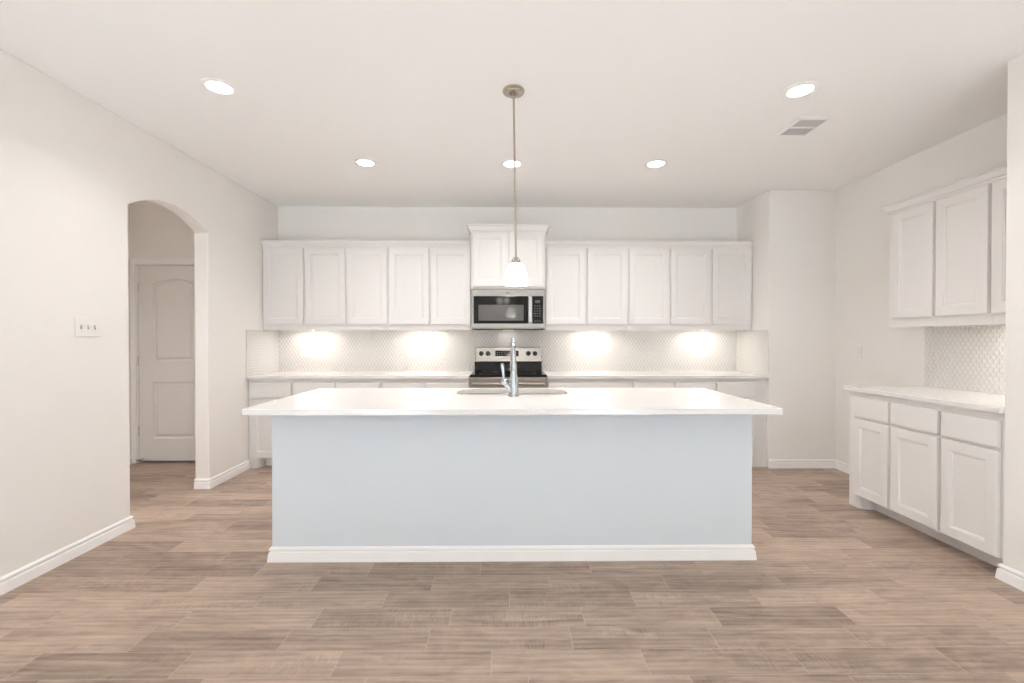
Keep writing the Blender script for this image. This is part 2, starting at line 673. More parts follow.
# hall door
door = struct(MB().box(DX0 - 0.02, DX0, YHD + 0.0, YHD + T, 0, DZ + 0.02)
              .box(DX1, DX1 + 0.02, YHD, YHD + T, 0, DZ + 0.02)
              .box(DX0, DX1, YHD, YHD + T, DZ, DZ + 0.02).build('door_1', M['trim']),
              'white two-panel hall door with an arched upper panel', 'door')
CP = [(0, 0), (0, 0.012), (0.010, 0.012), (0.018, 0.016), (0.045, 0.018), (0.057, 0.012), (0.057, 0)]
mb = MB()
cz = DZ + 0.006
w = 0.057
mb.box(DX0 - 0.006 - w, DX0 - 0.006, YHD - 0.016, YHD, 0, cz + w)
mb.box(DX1 + 0.006, DX1 + 0.006 + w, YHD - 0.016, YHD, 0, cz + w)
mb.box(DX0 - 0.006, DX1 + 0.006, YHD - 0.016, YHD, cz, cz + w)
mb.box(DX0 - 0.006 - w, DX0 - w + 0.010, YHD - 0.021, YHD - 0.016, 0, cz + w)
mb.box(DX1 + w - 0.010, DX1 + 0.006 + w, YHD - 0.021, YHD - 0.016, 0, cz + w)
mb.box(DX0 - w + 0.010, DX1 + w - 0.010, YHD - 0.021, YHD - 0.016, cz + w - 0.016, cz + w)
mb.build('casing', M['trim'], door, bevel=0.003)


def panel_door_leaf():
    """slab with two sunk moulded panels, the upper with an arched head; front faces -y"""
    bm = bmesh.new()
    x0, x1, z0, z1 = DX0 + 0.003, DX1 - 0.003, 0.022, DZ - 0.004
    yf, yb = YHD + 0.012, YHD + 0.047
    px0, px1 = x0 + 0.145, x1 - 0.145
    n = 14

    def loop(lo, hi, rise, inset):
        pts = [(px0 + inset, lo + inset), (px1 - inset, lo + inset)]
        xa, xb = px0 + inset, px1 - inset
        for k in range(n + 1):
            t = k / n
            x = xb + (xa - xb) * t
            z = hi - inset + rise * (1 - (2 * t - 1) ** 2)
            pts.append((x, z))
        return pts
    for face_y in (yb,):
        bm.faces.new([bm.verts.new(p) for p in ((x0, yb, z0), (x0, yb, z1), (x1, yb, z1), (x1, yb, z0))])
    outer = [bm.verts.new((x, yf, z)) for x, z in ((x0, z0), (x1, z0), (x1, z1), (x0, z1))]
    back = [bm.verts.new((x, yb, z)) for x, z in ((x0, z0), (x1, z0), (x1, z1), (x0, z1))]
    ed = [bm.edges.new((outer[i], outer[(i + 1) % 4])) for i in range(4)]
    for i in range(4):
        bm.faces.new((outer[i], outer[(i + 1) % 4], back[(i + 1) % 4], back[i]))
    for lo, hi, rise in ((1.044, 1.845, 0.052), (0.25, 0.835, 0.0)):
        prev = None
        for inset, dy in ((0, 0), (0.010, 0.016), (0.022, 0.016), (0.042, 0.004)):
            ring = [bm.verts.new((x, yf + dy, z)) for x, z in loop(lo, hi, rise, inset)]
            m = len(ring)
            if prev is None:
                ed += [bm.edges.new((ring[i], ring[(i + 1) % m])) for i in range(m)]
            else:
                for i in range(m):
                    bm.faces.new((prev[i], prev[(i + 1) % m], ring[(i + 1) % m], ring[i]))
            prev = ring
        bm.faces.new(prev)
    bmesh.ops.triangle_fill(bm, use_beauty=True, edges=ed)
    mb = MB()
    mb.bm.free()
    mb.bm = bm
    return mb


panel_door_leaf().build('door_leaf', M['doorp'], door)
for hz in (1.80, 1.05, 0.33):
    h = MB().tube([(DX0 + 0.001, YHD + 0.006, hz - 0.045), (DX0 + 0.001, YHD + 0.006, hz + 0.045)], 0.0065, 10)
    h.sphere((DX0 + 0.001, YHD + 0.006, hz + 0.049), 0.006).sphere((DX0 + 0.001, YHD + 0.006, hz - 0.049), 0.006)
    h.build('hinge', M['hinge'], door, smooth=True)
MB().tube([(DX0 + 0.04, YHD + 0.012, 0.04), (DX0 + 0.04, YHD - 0.05, 0.04)], 0.005, 10)\
    .lathe([(0, 0), (0.011, 0), (0.011, 0.015), (0, 0.015)], matrix=Matrix.Translation((DX0 + 0.04, YHD - 0.05, 0.04)) @ Matrix.Rotation(PI / 2, 4, 'X'))\
    .build('door_stop', M['steel_dull'], door, smooth=True)
kn = Matrix.Translation((DX1 - 0.06, YHD + 0.012, 0.96)) @ Matrix.Rotation(PI / 2, 4, 'X')
MB().lathe([(0, 0), (0.032, 0), (0.030, 0.008), (0.011, 0.012), (0.011, 0.03), (0.024, 0.038), (0.028, 0.05), (0.022, 0.062), (0, 0.066)], matrix=kn)\
    .build('door_knob', M['nickel'], door, smooth=True)


# ------------------------------------------------------------------ cabinet parts
def shaker_mb(x0, x1, z0, z1, yf, t=0.024, rail=0.058, rec=0.009):
    """five-piece look door: front at y = yf (facing -y), back at yf + t"""
    bm = bmesh.new()

    def ring(ins, y):
        return [bm.verts.new(p) for p in ((x0 + ins, y, z0 + ins), (x1 - ins, y, z0 + ins),
                                          (x1 - ins, y, z1 - ins), (x0 + ins, y, z1 - ins))]
    rings = [ring(0.0, yf + t), ring(0.0, yf + 0.0025), ring(0.0025, yf), ring(rail, yf), ring(rail + 0.0045, yf + 0.0035),
             ring(rail + 0.010, yf + 0.0035), ring(rail + 0.0135, yf + rec)]
    for a, b in zip(rings, rings[1:]):
        for i in range(4):
            bm.faces.new((a[i], a[(i + 1) % 4], b[(i + 1) % 4], b[i]))
    bm.faces.new(rings[-1])
    bm.faces.new(list(reversed(rings[0])))
    mb = MB()
    mb.bm.free()
    mb.bm = bm
    return mb


def slab_mb(x0, x1, z0, z1, yf, t=0.024):
    return MB().box(x0, x1, yf, yf + t, z0, z1)


GAP = 0.012      # half of the face-frame reveal between doors


def wall_cabinet(label, loc, rotz, W, cols, z0, z1, dz0, dz1, depth, crown, group, crown_path='front', lip=True):
    """cols: list of (x0, x1) door bays in local x; front faces local -y; wall plane is local y = 0"""
    t = thing('wall_cabinet', label, 'cabinet', loc, rotz, group)
    mb = MB().box(0.0006, W - 0.0006, -depth, -0.0006, z0 + (0.012 if lip else 0), z1)
    if lip:   # face frame hangs a little below the floor of the box
        mb.box(0.0006, W - 0.0006, -depth, -depth + 0.019, z0, z0 + 0.012)
        mb.box(0.0006, 0.0166, -depth + 0.019, -0.0006, z0, z0 + 0.012)
        mb.box(W - 0.0166, W - 0.0006, -depth + 0.019, -0.0006, z0, z0 + 0.012)
    mb.build('cabinet_body', M['cab'], t)
    for (a, b) in cols:
        shaker_mb(a + GAP, b - GAP, dz0, dz1, -depth - 0.0245).build('door', M['cab'], t)
    proj, ch = crown
    if proj < 0.03:
        prof = [(0, z1 - 0.012), (0.006, z1 - 0.012), (0.010, z1), (0.018, z1 + 0.012), (0.022, z1 + 0.02), (0.022, z1 + ch), (0, z1 + ch)]
    else:
        p = proj
        prof = [(0, z1 - 0.02), (0.008, z1 - 0.02), (0.009, z1 - 0.004), (0.016, z1), (0.25 * p + 0.01, z1 + 0.30 * ch),
                (0.6 * p, z1 + 0.68 * ch), (0.88 * p, z1 + 0.80 * ch), (p, z1 + 0.84 * ch), (p, z1 + ch), (0, z1 + ch)]
    e = 0.0
    if crown_path == 'front':
        path = [(e, -depth), (W - e, -depth)]
    elif crown_path == 'both':
        path = [(0, -0.0006), (0, -depth), (W, -depth), (W, -0.0006)]
    elif crown_path == 'far':
        path = [(0, -0.0006), (0, -depth), (W - e, -depth)]
    MB().sweep(path, prof, False).build('crown_molding', M['cab'], t)
    # top board closing the crown
    MB().box(e, W - e, -depth, -0.0006, z1 + 0.0005, z1 + ch - 0.004).build('top_board', M['cab'], t)
    return t


def base_cabinet(label, loc, rotz, W, drawers, doors, depth, group, foot0=0.0, foot1=0.0, side0=False):
    """drawers/doors: lists of (x0, x1); z zones fixed; foot: width of a stile that runs to the floor at that end"""
    t = thing('base_cabinet', label, 'cabinet', loc, rotz, group)
    ZT = 0.8835
    mb = MB().box(0.0006, W - 0.0006, -depth, -0.0006, 0.10, ZT)
    mb.build('cabinet_body', M['cab'], t)
    rec = 0.10
    MB().box(0.0006 + (0.02 if foot0 else 0), W - 0.0006 - (0.02 if foot1 else 0), -depth + rec, -depth + rec + 0.018, 0, 0.0995)\
        .build('toe_kick', M['cab'], t)
    for (fw, s) in ((foot0, 0), (foot1, 1)):
        if not fw:
            continue
        X = (lambda v: v) if s == 0 else (lambda v: W - v)
        # side panel to the floor and a bracket foot that curves away into the toe space
        mb = MB().box(min(X(0.0006), X(0.018)), max(X(0.0006), X(0.018)), -depth + 0.019, -0.02, 0, 0.0995)
        poly = [(0.0006, -depth), (fw, -depth)]
        for k in range(1, 9):
            a = k / 8 * PI / 2
            poly.append((fw + 0.07 * math.sin(a), -depth + (rec - 0.001) * (1 - math.cos(a))))
        poly += [(fw, -depth + rec - 0.001), (fw * 0.7, -depth + 0.019), (0.0006, -depth + 0.019)]
        mb.prism([(X(px), py) for px, py in poly], 'z', 0, 0.0995)
        mb.build('bracket_foot', M['cab'], t)
    for (a, b) in drawers:
        slab_mb(a + GAP, b - GAP, 0.699, 0.842, -depth - 0.0245).build('drawer', M['cab'], t, bevel=0.0025)
    for (a, b) in doors:
        shaker_mb(a + GAP, b - GAP, 0.108, 0.679, -depth - 0.0245).build('door', M['cab'], t)
    return t


# ------------------------------------------------------------------ back wall cabinets
UD, BD = 0.327, 0.607
XC0, XC1 = XL + 0.002, XN - 0.002
uw = (RX0 - XC0) / 5
uw2 = (XC1 - RX1) / 5
UZ = dict(z0=1.368, z1=2.252, dz0=1.427, dz1=2.216, depth=UD, crown=(0.022, 0.046), group='white wall cabinets on the back wall')
wall_cabinet('single-door white wall cabinet against the left wall', (XC0, YB, 0), 0, uw, [(0.004, uw)], **UZ)
wall_cabinet('white two-door wall cabinet in the middle of the left run', (XC0 + uw, YB, 0), 0, 2 * uw, [(0, uw), (uw, 2 * uw)], **UZ)
wall_cabinet('white two-door wall cabinet directly left of the microwave', (XC0 + 3 * uw, YB, 0), 0, 2 * uw, [(0, uw), (uw, 2 * uw)], **UZ)
wall_cabinet('white two-door wall cabinet directly right of the microwave', (RX1, YB, 0), 0, 2 * uw2, [(0, uw2), (uw2, 2 * uw2)], **UZ)
wall_cabinet('white two-door wall cabinet in the middle of the right run', (RX1 + 2 * uw2, YB, 0), 0, 2 * uw2, [(0, uw2), (uw2, 2 * uw2)], **UZ)
wall_cabinet('single-door white wall cabinet at the right end of the back wall', (RX1 + 4 * uw2, YB, 0), 0, uw2, [(0, uw2 - 0.012)], **UZ)
RW = RX1 - RX0
wall_cabinet('raised two-door white cabinet with flared crown above the microwave', (RX0, YB, 0), 0, RW,
             [(0.012, RW / 2), (RW / 2, RW - 0.012)], z0=1.789, z1=2.382, dz0=1.812, dz1=2.358, depth=0.432,
             crown=(0.05, 0.062), group='white wall cabinets on the back wall', crown_path='both', lip=False)

BG = 'white base cabinets on the back wall'
base_cabinet('white one-drawer base cabinet against the left wall', (XC0, YB, 0), 0, uw, [(0.018, uw)], [(0.018, uw)], BD, BG, foot0=0.05)
base_cabinet('white two-drawer base cabinet in the middle of the left run', (XC0 + uw, YB, 0), 0, 2 * uw,
             [(0, uw), (uw, 2 * uw)], [(0, uw), (uw, 2 * uw)], BD, BG)
base_cabinet('white two-drawer base cabinet directly left of the range', (XC0 + 3 * uw, YB, 0), 0, 2 * uw - 0.003,
             [(0, uw), (uw, 2 * uw - 0.003)], [(0, uw), (uw, 2 * uw - 0.003)], BD, BG)
wA = 1.236 - RX1
base_cabinet('white base cabinet with one wide drawer directly right of the range', (RX1 + 0.003, YB, 0), 0, wA - 0.003,
             [(0, wA - 0.003)], [(0, wA / 2), (wA / 2, wA - 0.003)], BD, BG)
base_cabinet('white two-drawer base cabinet in the middle of the right run', (1.236, YB, 0), 0, 0.826,
             [(0, 0.413), (0.413, 0.826)], [(0, 0.413), (0.413, 0.826)], BD, BG)
wC = XC1 - 2.062
base_cabinet('white one-drawer base cabinet with wide filler at the right end', (2.062, YB, 0), 0, wC,
             [(0, 0.397)], [(0, 0.397)], BD, BG, foot1=0.115)


def counter(label, x0, x1, y0, y1, z0=0.884, z1=0.914):
    o = MB().box(x0, x1, y0, y1, z0, z1).build('countertop', M['quartz'], bevel=0.003)
    tag(o, label, 'countertop', 'white quartz countertops')
    return o


counter('white quartz countertop on the back wall left of the range', XL + 0.0015, RX0 - 0.002, 4.507, YB - 0.0015)
counter('white quartz countertop on the back wall right of the range', RX1 + 0.002, XN - 0.0015, 4.507, YB - 0.0015)

# backsplash: back wall with a return at each end
TT = 0.007
mb = MB()
mb.box(XL + TT, XN - TT, YB - TT, YB - 0.0006, 0.9145, 1.3672)
mb.box(XL + 0.0006, XL + TT, 4.507, YB - 0.0006, 0.9145, 1.3672)
mb.box(XN - TT, XN - 0.0006, YCOL + 0.002, YB - 0.0006, 0.9145, 1.3672)
mb.box(RX0 + 0.001, RX1 - 0.001, YB - TT, YB - 0.0006, 1.3672, 1.78)
mb.box(RX0 + 0.001, RX1 - 0.001, YB - TT, YB - 0.0006, 0.60, 0.9145)
tag(mb.build('tile_backsplash', M['tile']), 'white patterned tile backsplash behind the range and back counters', 'backsplash', 'white tile backsplashes')

# ------------------------------------------------------------------ right wall: side counter
RY0 = 3.526
SD = 0.595
ru = [0.0, 0.394, 0.761, RY0 - YPIER - 0.002]
SG = 'white base cabinets on the right wall'
labs = ['white base cabinet at the open far end of the right side counter',
        'middle white base cabinet under the right side counter',
        'white base cabinet under the right side counter, nearest the camera']
for i in range(3):
    W = ru[i + 1] - ru[i]
    bays = [(0.057 if i == 0 else 0.0, W - (0.004 if i == 2 else 0.0))]
    base_cabinet(labs[i], (XR, RY0 - ru[i], 0), -PI / 2, W, bays, bays, SD, SG, foot0=0.06 if i == 0 else 0)
o = counter('white quartz side countertop along the right wall', XR - 0.628, XR - 0.0015, YPIER + 0.002, RY0 + 0.018)
mb = MB().box(XR - TT, XR - 0.0006, YPIER + 0.002, RY0 + 0.01, 0.9145, 1.3672)
tag(mb.build('tile_backsplash', M['tile']), 'white patterned tile backsplash above the right side counter', 'backsplash', 'white tile backsplashes')
UY0 = 3.487
ru2 = [0.0, 0.392, 0.753, UY0 - YPIER - 0.002]
labs = ['white one-door wall cabinet at the far end of the right wall',
        'middle white one-door wall cabinet on the right wall',
        'white wall cabinet on the right wall, half hidden by the near wall end']
for i in range(3):
    W = ru2[i + 1] - ru2[i]
    wall_cabinet(labs[i], (XR, UY0 - ru2[i], 0), -PI / 2, W, [(0.040 if i == 0 else 0.0, W - (0.004 if i == 2 else 0.0))],
                 z0=1.368, z1=2.242, dz0=1.434, dz1=2.215, depth=UD, crown=(0.045, 0.052),
                 group='white wall cabinets on the right wall', crown_path='far' if i == 0 else 'front')

# ------------------------------------------------------------------ island
IX0, IX1, IY0, IY1 = -1.357, 1.425, 2.655, 3.39
isl = thing('kitchen_island', 'long pale blue-grey island base with white baseboard', 'island', ((IX0 + IX1) / 2, (IY0 + IY1) / 2, 0))
hx, hy = (IX1 - IX0) / 2, (IY1 - IY0) / 2
MB().box(-hx, hx, -hy, -hy + 0.12, 0, 0.883).build('front_panel', M['island'], isl, bevel=0.006, seg=3)
MB().box(-hx, -hx + 0.02, -hy + 0.1205, hy, 0, 0.883).build('end_panel', M['cab'], isl, bevel=0.002)
MB().box(hx - 0.02, hx, -hy + 0.1205, hy, 0, 0.883).build('end_panel', M['cab'], isl, bevel=0.002)
mb = MB().box(-hx + 0.0205, hx - 0.0205, hy - 0.02, hy, 0.10, 0.883)
mb.box(-hx + 0.0205, hx - 0.0205, hy - 0.10, hy - 0.08, 0.0, 0.10)
mb.box(-hx + 0.0205, hx - 0.0205, hy - 0.10, hy - 0.02, 0.10, 0.118)
mb.build('back_frame', M['cab'], isl)
n = 6
bw = (2 * hx - 0.08) / n
for k in range(n):
    sd = shaker_mb(-hx + 0.04 + k * bw + 0.01, -hx + 0.04 + (k + 1) * bw - 0.01, 0.11, 0.85, 0)
    for v in sd.bm.verts:
        v.co.y = hy + 0.0245 - v.co.y
    sd.build('door', M['cab'], isl)
MB().sweep([(-hx, hy - 0.09), (-hx, -hy), (hx, -hy), (hx, hy - 0.09)], BP, False).build('baseboard', M['trim'], isl)
MB().sweep([(-hx, hy - 0.02), (-hx, -hy), (hx, -hy), (hx, hy - 0.02)],
           [(0, 0.868), (0.004, 0.868), (0.005, 0.876), (0.005, 0.883), (0, 0.883)], False).build('top_trim', M['island'], isl)

SX0, SX1, SY0, SY1 = -0.345, 0.409, 2.99, 3.345
hole = rrect(SX0, SX1, SY0, SY1, 0.13, 10)
top = rrect(-1.39, 1.459, 2.405, 3.425, 0.018, 5)
o = MB().slab_with_hole(top, hole, 0.884, 0.914).build('countertop', M['quartz'], bevel=0.004, seg=3)
tag(o, 'large white quartz island countertop with the sink cutout', 'countertop', 'white quartz countertops')

# sink: undermount bowl
sk = thing('kitchen_sink', 'stainless undermount sink set in the island countertop', 'sink', ((SX0 + SX1) / 2, (SY0 + SY1) / 2, 0.884))
bm = bmesh.new()
sw, sh = (SX1 - SX0) / 2, (SY1 - SY0) / 2


def ringv(ins, z, r):
    return [bm.verts.new((x, y, z)) for x, y in rrect(-sw + ins, sw - ins, -sh + ins, sh - ins, r, 8)]


rr = [ringv(-0.022, -0.0022, 0.14), ringv(0.004, -0.0022, 0.126), ringv(0.006, -0.01, 0.124), ringv(0.016, -0.17, 0.11),
      ringv(0.035, -0.195, 0.09), ringv(0.10, -0.20, 0.05)]
for a, b in zip(rr, rr[1:]):
    for i in range(len(a)):
        bm.faces.new((a[i], a[(i + 1) % len(a)], b[(i + 1) % len(a)], b[i]))
bm.faces.new(rr[-1])
mb = MB()
mb.bm.free()
mb.bm = bm
bowl = mb.build('sink_bowl', M['steel_dull'], sk, smooth=True)
md = bowl.modifiers.new('wall', 'SOLIDIFY')
md.thickness = 0.0015
md.offset = 0
MB().lathe([(0, -0.1985), (0.030, -0.1985), (0.040, -0.1965), (0.043, -0.1995), (0.043, -0.2)], seg=28).build('drain', M['chrome'], sk, smooth=True)

# faucet
FX, FY = 0.041, 2.925
fc = thing('kitchen_faucet', 'tall chrome gooseneck faucet beside the island sink', 'faucet', (FX, FY, 0.9142))
MB().lathe([(0, 0), (0.035, 0), (0.035, 0.006), (0.0325, 0.010), (0.0315, 0.03), (0.030, 0.06), (0.0265, 0.10), (0.0215, 0.145), (0.0195, 0.166), (0, 0.166)], seg=32)\
    .build('faucet_body', M['chrome'], fc, smooth=True)
MB().lathe([(0, 0.1665), (0.0205, 0.1665), (0.021, 0.170), (0.0205, 0.1745), (0, 0.1745)], seg=32).build('collar', M['nickel'], fc, smooth=True)
pts, rad = [(0, 0, 0.175), (0.0, 0, 0.21), (-0.001, 0, 0.25)], [0.0185, 0.0175, 0.016]
R = 0.085
for k in range(0, 17):
    a = k / 16 * math.radians(200)
    pts.append((-0.002 - 0.003 * math.sin(a / 2), R - R * math.cos(a), 0.281 + R * math.sin(a)))
    rad.append(0.0145 - 0.0015 * k / 16)
MB().tube(pts, rad, 20).build('spout', M['chrome'], fc, smooth=True)
e = Vector(pts[-1])
d = (Vector(pts[-1]) - Vector(pts[-2])).normalized()
MB().tube([e + d * 0.0005, e + d * 0.01, e + d * 0.05, e + d * 0.10, e + d * 0.105], [0.014, 0.0165, 0.0175, 0.0185, 0.016], 20)\
    .build('spray_head', M['chrome'], fc, smooth=True)
hub = MB().tube([(-0.015, 0, 0.035), (-0.036, -0.004, 0.060), (-0.054, -0.007, 0.086)], [0.019, 0.0175, 0.0165], 18)
hub.sphere((-0.060, -0.008, 0.094), 0.022)
hub.build('handle_hub', M['chrome'], fc, smooth=True)
MB().tube([(-0.061, -0.010, 0.105), (-0.064, -0.012, 0.13), (-0.069, -0.014, 0.17), (-0.072, -0.016, 0.198), (-0.074, -0.017, 0.213)],
          [0.013, 0.0095, 0.0095, 0.0125, 0.009], 16).build('lever', M['chrome'], fc, smooth=True)

# ------------------------------------------------------------------ range
RC = (RX0 + RX1) / 2
HW = 0.3765
rg = thing('range', 'freestanding stainless range with black glass cooktop between the back counters', 'range', (RC, YB, 0))
MB().box(-HW, HW, -0.615, -0.03, 0.09, 0.900).build('range_body', M['steel_dull'], rg)
MB().box(-HW + 0.02, HW - 0.02, -0.57, -0.08, 0.0, 0.09).build('plinth', M['blackplastic'], rg)
MB().box(-HW - 0.0, HW + 0.0, -0.650, -0.105, 0.9005, 0.925).build('cooktop', M['blackglass'], rg, bevel=0.006, seg=3)
for (bx, by, br) in ((-0.19, -0.50, 0.105), (0.19, -0.50, 0.085), (-0.19, -0.24, 0.085), (0.19, -0.24, 0.105)):
    MB().lathe([(br - 0.003, 0.9253), (br, 0.9253), (br, 0.9256), (br - 0.003, 0.9256), (br - 0.003, 0.9253)], center=(bx, by, 0), seg=40)\
        .build('burner_marking', M['button'], rg)
MB().prism([(-0.105, 0.9005), (-0.03, 0.9005), (-0.03, 1.0225), (-0.088, 1.0225)], 'x', -HW + 0.008, HW - 0.008).build('lower_backguard', M['blackglass'], rg, bevel=0.004)
bgd = MB().prism([(-0.095, 1.023), (-0.028, 1.023), (-0.028, 1.185), (-0.075, 1.185)], 'x', -HW + 0.012, HW - 0.012).build('control_panel', M['steel'], rg, bevel=0.006, seg=3)
tilt = math.atan2(0.020, 0.162)


def on_panel(x, z, out=0.0):
    return Vector((x, -0.095 + (z - 1.023) * 0.020 / 0.162 - out, z))


p = on_panel(-0.02, 1.113)
pm = Matrix.Translation(p) @ Matrix.Rotation(-tilt, 4, 'X')


def local_box(mb, mtx, x0, x1, y0, y1, z0, z1):
    vs = [mb.bm.verts.new(mtx @ Vector(q)) for q in ((x0, y0, z0), (x1, y0, z0), (x1, y1, z0), (x0, y1, z0),
                                                    (x0, y0, z1), (x1, y0, z1), (x1, y1, z1), (x0, y1, z1))]
    for f in ((3, 2, 1, 0), (4, 5, 6, 7), (0, 1, 5, 4), (1, 2, 6, 5), (2, 3, 7, 6), (3, 0, 4, 7)):
        mb.bm.faces.new([vs[i] for i in f])


mb = MB()
local_box(mb, pm, -0.122, 0.135, -0.0035, -0.0005, -0.031, 0.031)
ds = mb.build('control_display', M['blackglass'], bgd)
for row in range(2):
    for k in range(9):
        x = -0.108 + k * 0.0255
        if 3 <= k <= 4:
            continue
        mb = MB()
        local_box(mb, pm, x, x + 0.016, -0.0042, -0.0036, -0.018 + row * 0.022, -0.011 + row * 0.022)
        mb.build('touch_key', M['button'], bgd)
mb = MB()
local_box(mb, pm, -0.030, 0.016, -0.0042, -0.0036, -0.012, 0.014)
mb.build('clock_digits', M['redglow'], bgd)
for kx in (-0.296, -0.222, 0.222, 0.296):
    km = Matrix.Translation(on_panel(kx, 1.113, 0.0008)) @ Matrix.Rotation(PI / 2 - tilt, 4, 'X')
    kb = MB().lathe([(0, 0), (0.026, 0), (0.025, 0.004), (0.020, 0.008), (0.018, 0.026), (0.014, 0.029), (0, 0.029)], matrix=km, seg=28).build('knob', M['blackplastic'], rg, smooth=True)
    mb = MB()
    local_box(mb, km, -0.004, 0.004, -0.019, 0.019, 0.0292, 0.037)
    mb.build('knob_grip', M['blackplastic'], kb, bevel=0.001)
MB().box(-HW + 0.001, HW - 0.001, -0.6545, -0.6155, 0.29, 0.893).build('oven_door', M['steel'], rg, bevel=0.005, seg=3)
MB().box(-HW + 0.08, HW - 0.08, -0.6570, -0.6547, 0.42, 0.74).build('oven_window', M['blackglass'], rg, bevel=0.001)
hd = MB().tube([(-HW + 0.03, -0.700, 0.838), (HW - 0.03, -0.700, 0.838)], 0.0155, 18)
for sx in (-1, 1):
    hd.tube([(sx * (HW - 0.06), -0.6549, 0.838), (sx * (HW - 0.06), -0.695, 0.838)], 0.012, 14)
hd.build('oven_handle', M['steel'], rg, smooth=True)
MB().box(-HW + 0.001, HW - 0.001, -0.648, -0.6155, 0.095, 0.283).build('storage_drawer', M['steel'], rg, bevel=0.005, seg=3)

# ------------------------------------------------------------------ microwave
mw = thing('microwave', 'stainless over-the-range microwave with black glass door', 'microwave', (RC, YB, 1.374))
MWW, MH = 0.376, 0.411
MB().box(-MWW, MWW, -0.405, -0.0075, 0.004, MH).build('case', M['steel_dull'], mw, bevel=0.003)
MB().box(-MWW + 0.004, MWW - 0.004, -0.43, -0.4055, 0.012, MH - 0.001).build('front_frame', M['steel_dark'], mw, bevel=0.004, seg=3)
DXR = 0.185
dr = MB().box(-MWW + 0.02, DXR + 0.018, -0.4375, -0.4305, 0.058, 0.340).build('door', M['blackglass'], mw, bevel=0.002)
MB().box(-MWW + 0.07, DXR - 0.028, -0.4392, -0.4378, 0.088, 0.250).build('door_window', M['window_glass'], dr, bevel=0.0005)
hd = MB().box(DXR + 0.022, DXR + 0.058, -0.476, -0.463, 0.062, 0.336)
hd.box(DXR + 0.030, DXR + 0.050, -0.463, -0.4308, 0.075, 0.095)
hd.box(DXR + 0.030, DXR + 0.050, -0.463, -0.4308, 0.305, 0.325)
hd.build('handle', M['chrome'], mw, bevel=0.005, seg=3)
cp = MB().box(DXR + 0.062, MWW - 0.018, -0.4375, -0.4305, 0.058, 0.340).build('control_panel', M['blackglass'], mw, bevel=0.002)
c0 = DXR + 0.062
MB().box(c0 + 0.026, c0 + 0.078, -0.4386, -0.4377, 0.270, 0.297).build('display', M['window_glass'], cp)
for row in range(7):
    for k in range(3):
        if row == 1:
            continue
        MB().box(c0 + 0.020 + k * 0.025, c0 + 0.033 + k * 0.025, -0.4386, -0.4377, 0.080 + row * 0.026, 0.087 + row * 0.026).build('key', M['button'], cp)
MB().lathe([(0, 0), (0.020, 0), (0.020, 0.0012), (0, 0.0012)], seg=28,
           matrix=Matrix.Translation((-0.008, -0.4302, 0.372)) @ Matrix.Rotation(PI / 2, 4, 'X') @ Matrix.Diagonal((1, 0.22, 1, 1)))\
    .build('badge', M['blackplastic'], mw)
MB().box(-MWW + 0.02, MWW - 0.02, -0.40, -0.06, -0.003, 0.0035).build('vent_underside', M['blackplastic'], mw, bevel=0.002)
MB().box(-MWW + 0.05, -MWW + 0.20, -0.38, -0.33, -0.006, -0.0032).build('grease_filter', M['button'], mw)
MB().box(MWW - 0.20, MWW - 0.05, -0.38, -0.33, -0.006, -0.0032).build('grease_filter', M['button'], mw)
MB().box(-0.06, 0.06, -0.12, -0.08, -0.005, -0.0032).build('task_light', M['taskbar'], mw)
area_light('microwave_light', (RC, YB - 0.10, 1.364), (0, 0, 0), 0.12, 0.04, 0.14, WARM)

# ------------------------------------------------------------------ pendant
PX, PY = 0.043, 2.715
pd = thing('pendant_lamp', 'lit white glass pendant lamp hanging over the island', 'lamp', (PX, PY, ZC))
sway = 0.014                                  # the rod hangs a touch off plumb
Rm = Matrix.Rotation(-math.atan2(sway, 1.0), 4, 'Y')


def rod(z):
    return Vector((-0.006 + sway * (-z), 0, z))


MB().lathe([(0, -0.0006), (0.061, -0.0006), (0.064, -0.006), (0.064, -0.014), (0.058, -0.021), (0.030, -0.027), (0.012, -0.029), (0, -0.029)],
           center=(-0.006, 0, 0), seg=40).build('canopy', M['nickel'], pd, smooth=True)
MB().lathe([(0, -0.029), (0.009, -0.029), (0.011, -0.036), (0.010, -0.05), (0, -0.052)], center=(-0.006, 0, 0), seg=20).build('swivel', M['nickel'], pd, smooth=True)
MB().tube([rod(-0.048), rod(-0.30), rod(-0.31), rod(-0.65), rod(-0.66), rod(-0.985)], [0.0062] * 6, 14).build('rod', M['nickel'], pd, smooth=True)
b0 = rod(-0.985)
sm = Matrix.Translation(b0)
cap = MB().lathe([(0, 0.0), (0.014, 0.0), (0.020, -0.004), (0.022, -0.012), (0.026, -0.014), (0.028, -0.034), (0, -0.034)], matrix=sm, seg=28)
cap.build('socket_cap', M['nickel'], pd, smooth=True)
prof = [(0.012, -0.0345), (0.026, -0.0345), (0.037, -0.039), (0.048, -0.049), (0.057, -0.063), (0.064, -0.080), (0.069, -0.102), (0.0725, -0.130), (0.0745, -0.161),
        (0.0715, -0.161), (0.0695, -0.130), (0.066, -0.102), (0.061, -0.081), (0.054, -0.065), (0.045, -0.052), (0.034, -0.0435), (0.012, -0.0395)]
prof = [(r * 0.955 if r > 0.03 else r, z) for r, z in prof]
MB().lathe(prof, matrix=sm, seg=40).build('glass_shade', M['shade'], pd, smooth=True)
MB().lathe([(0, -0.0405), (0.012, -0.042), (0.013, -0.06), (0.026, -0.085), (0.03, -0.105), (0.024, -0.125), (0, -0.136)], matrix=sm, seg=24).build('bulb', M['bulb'], pd, smooth=True)
area_light('pendant_light', (PX + b0.x, PY, ZC + b0.z - 0.165), (0, 0, 0), 0.13, 0.13, PENDANT_POWER, WARM, 'DISK')


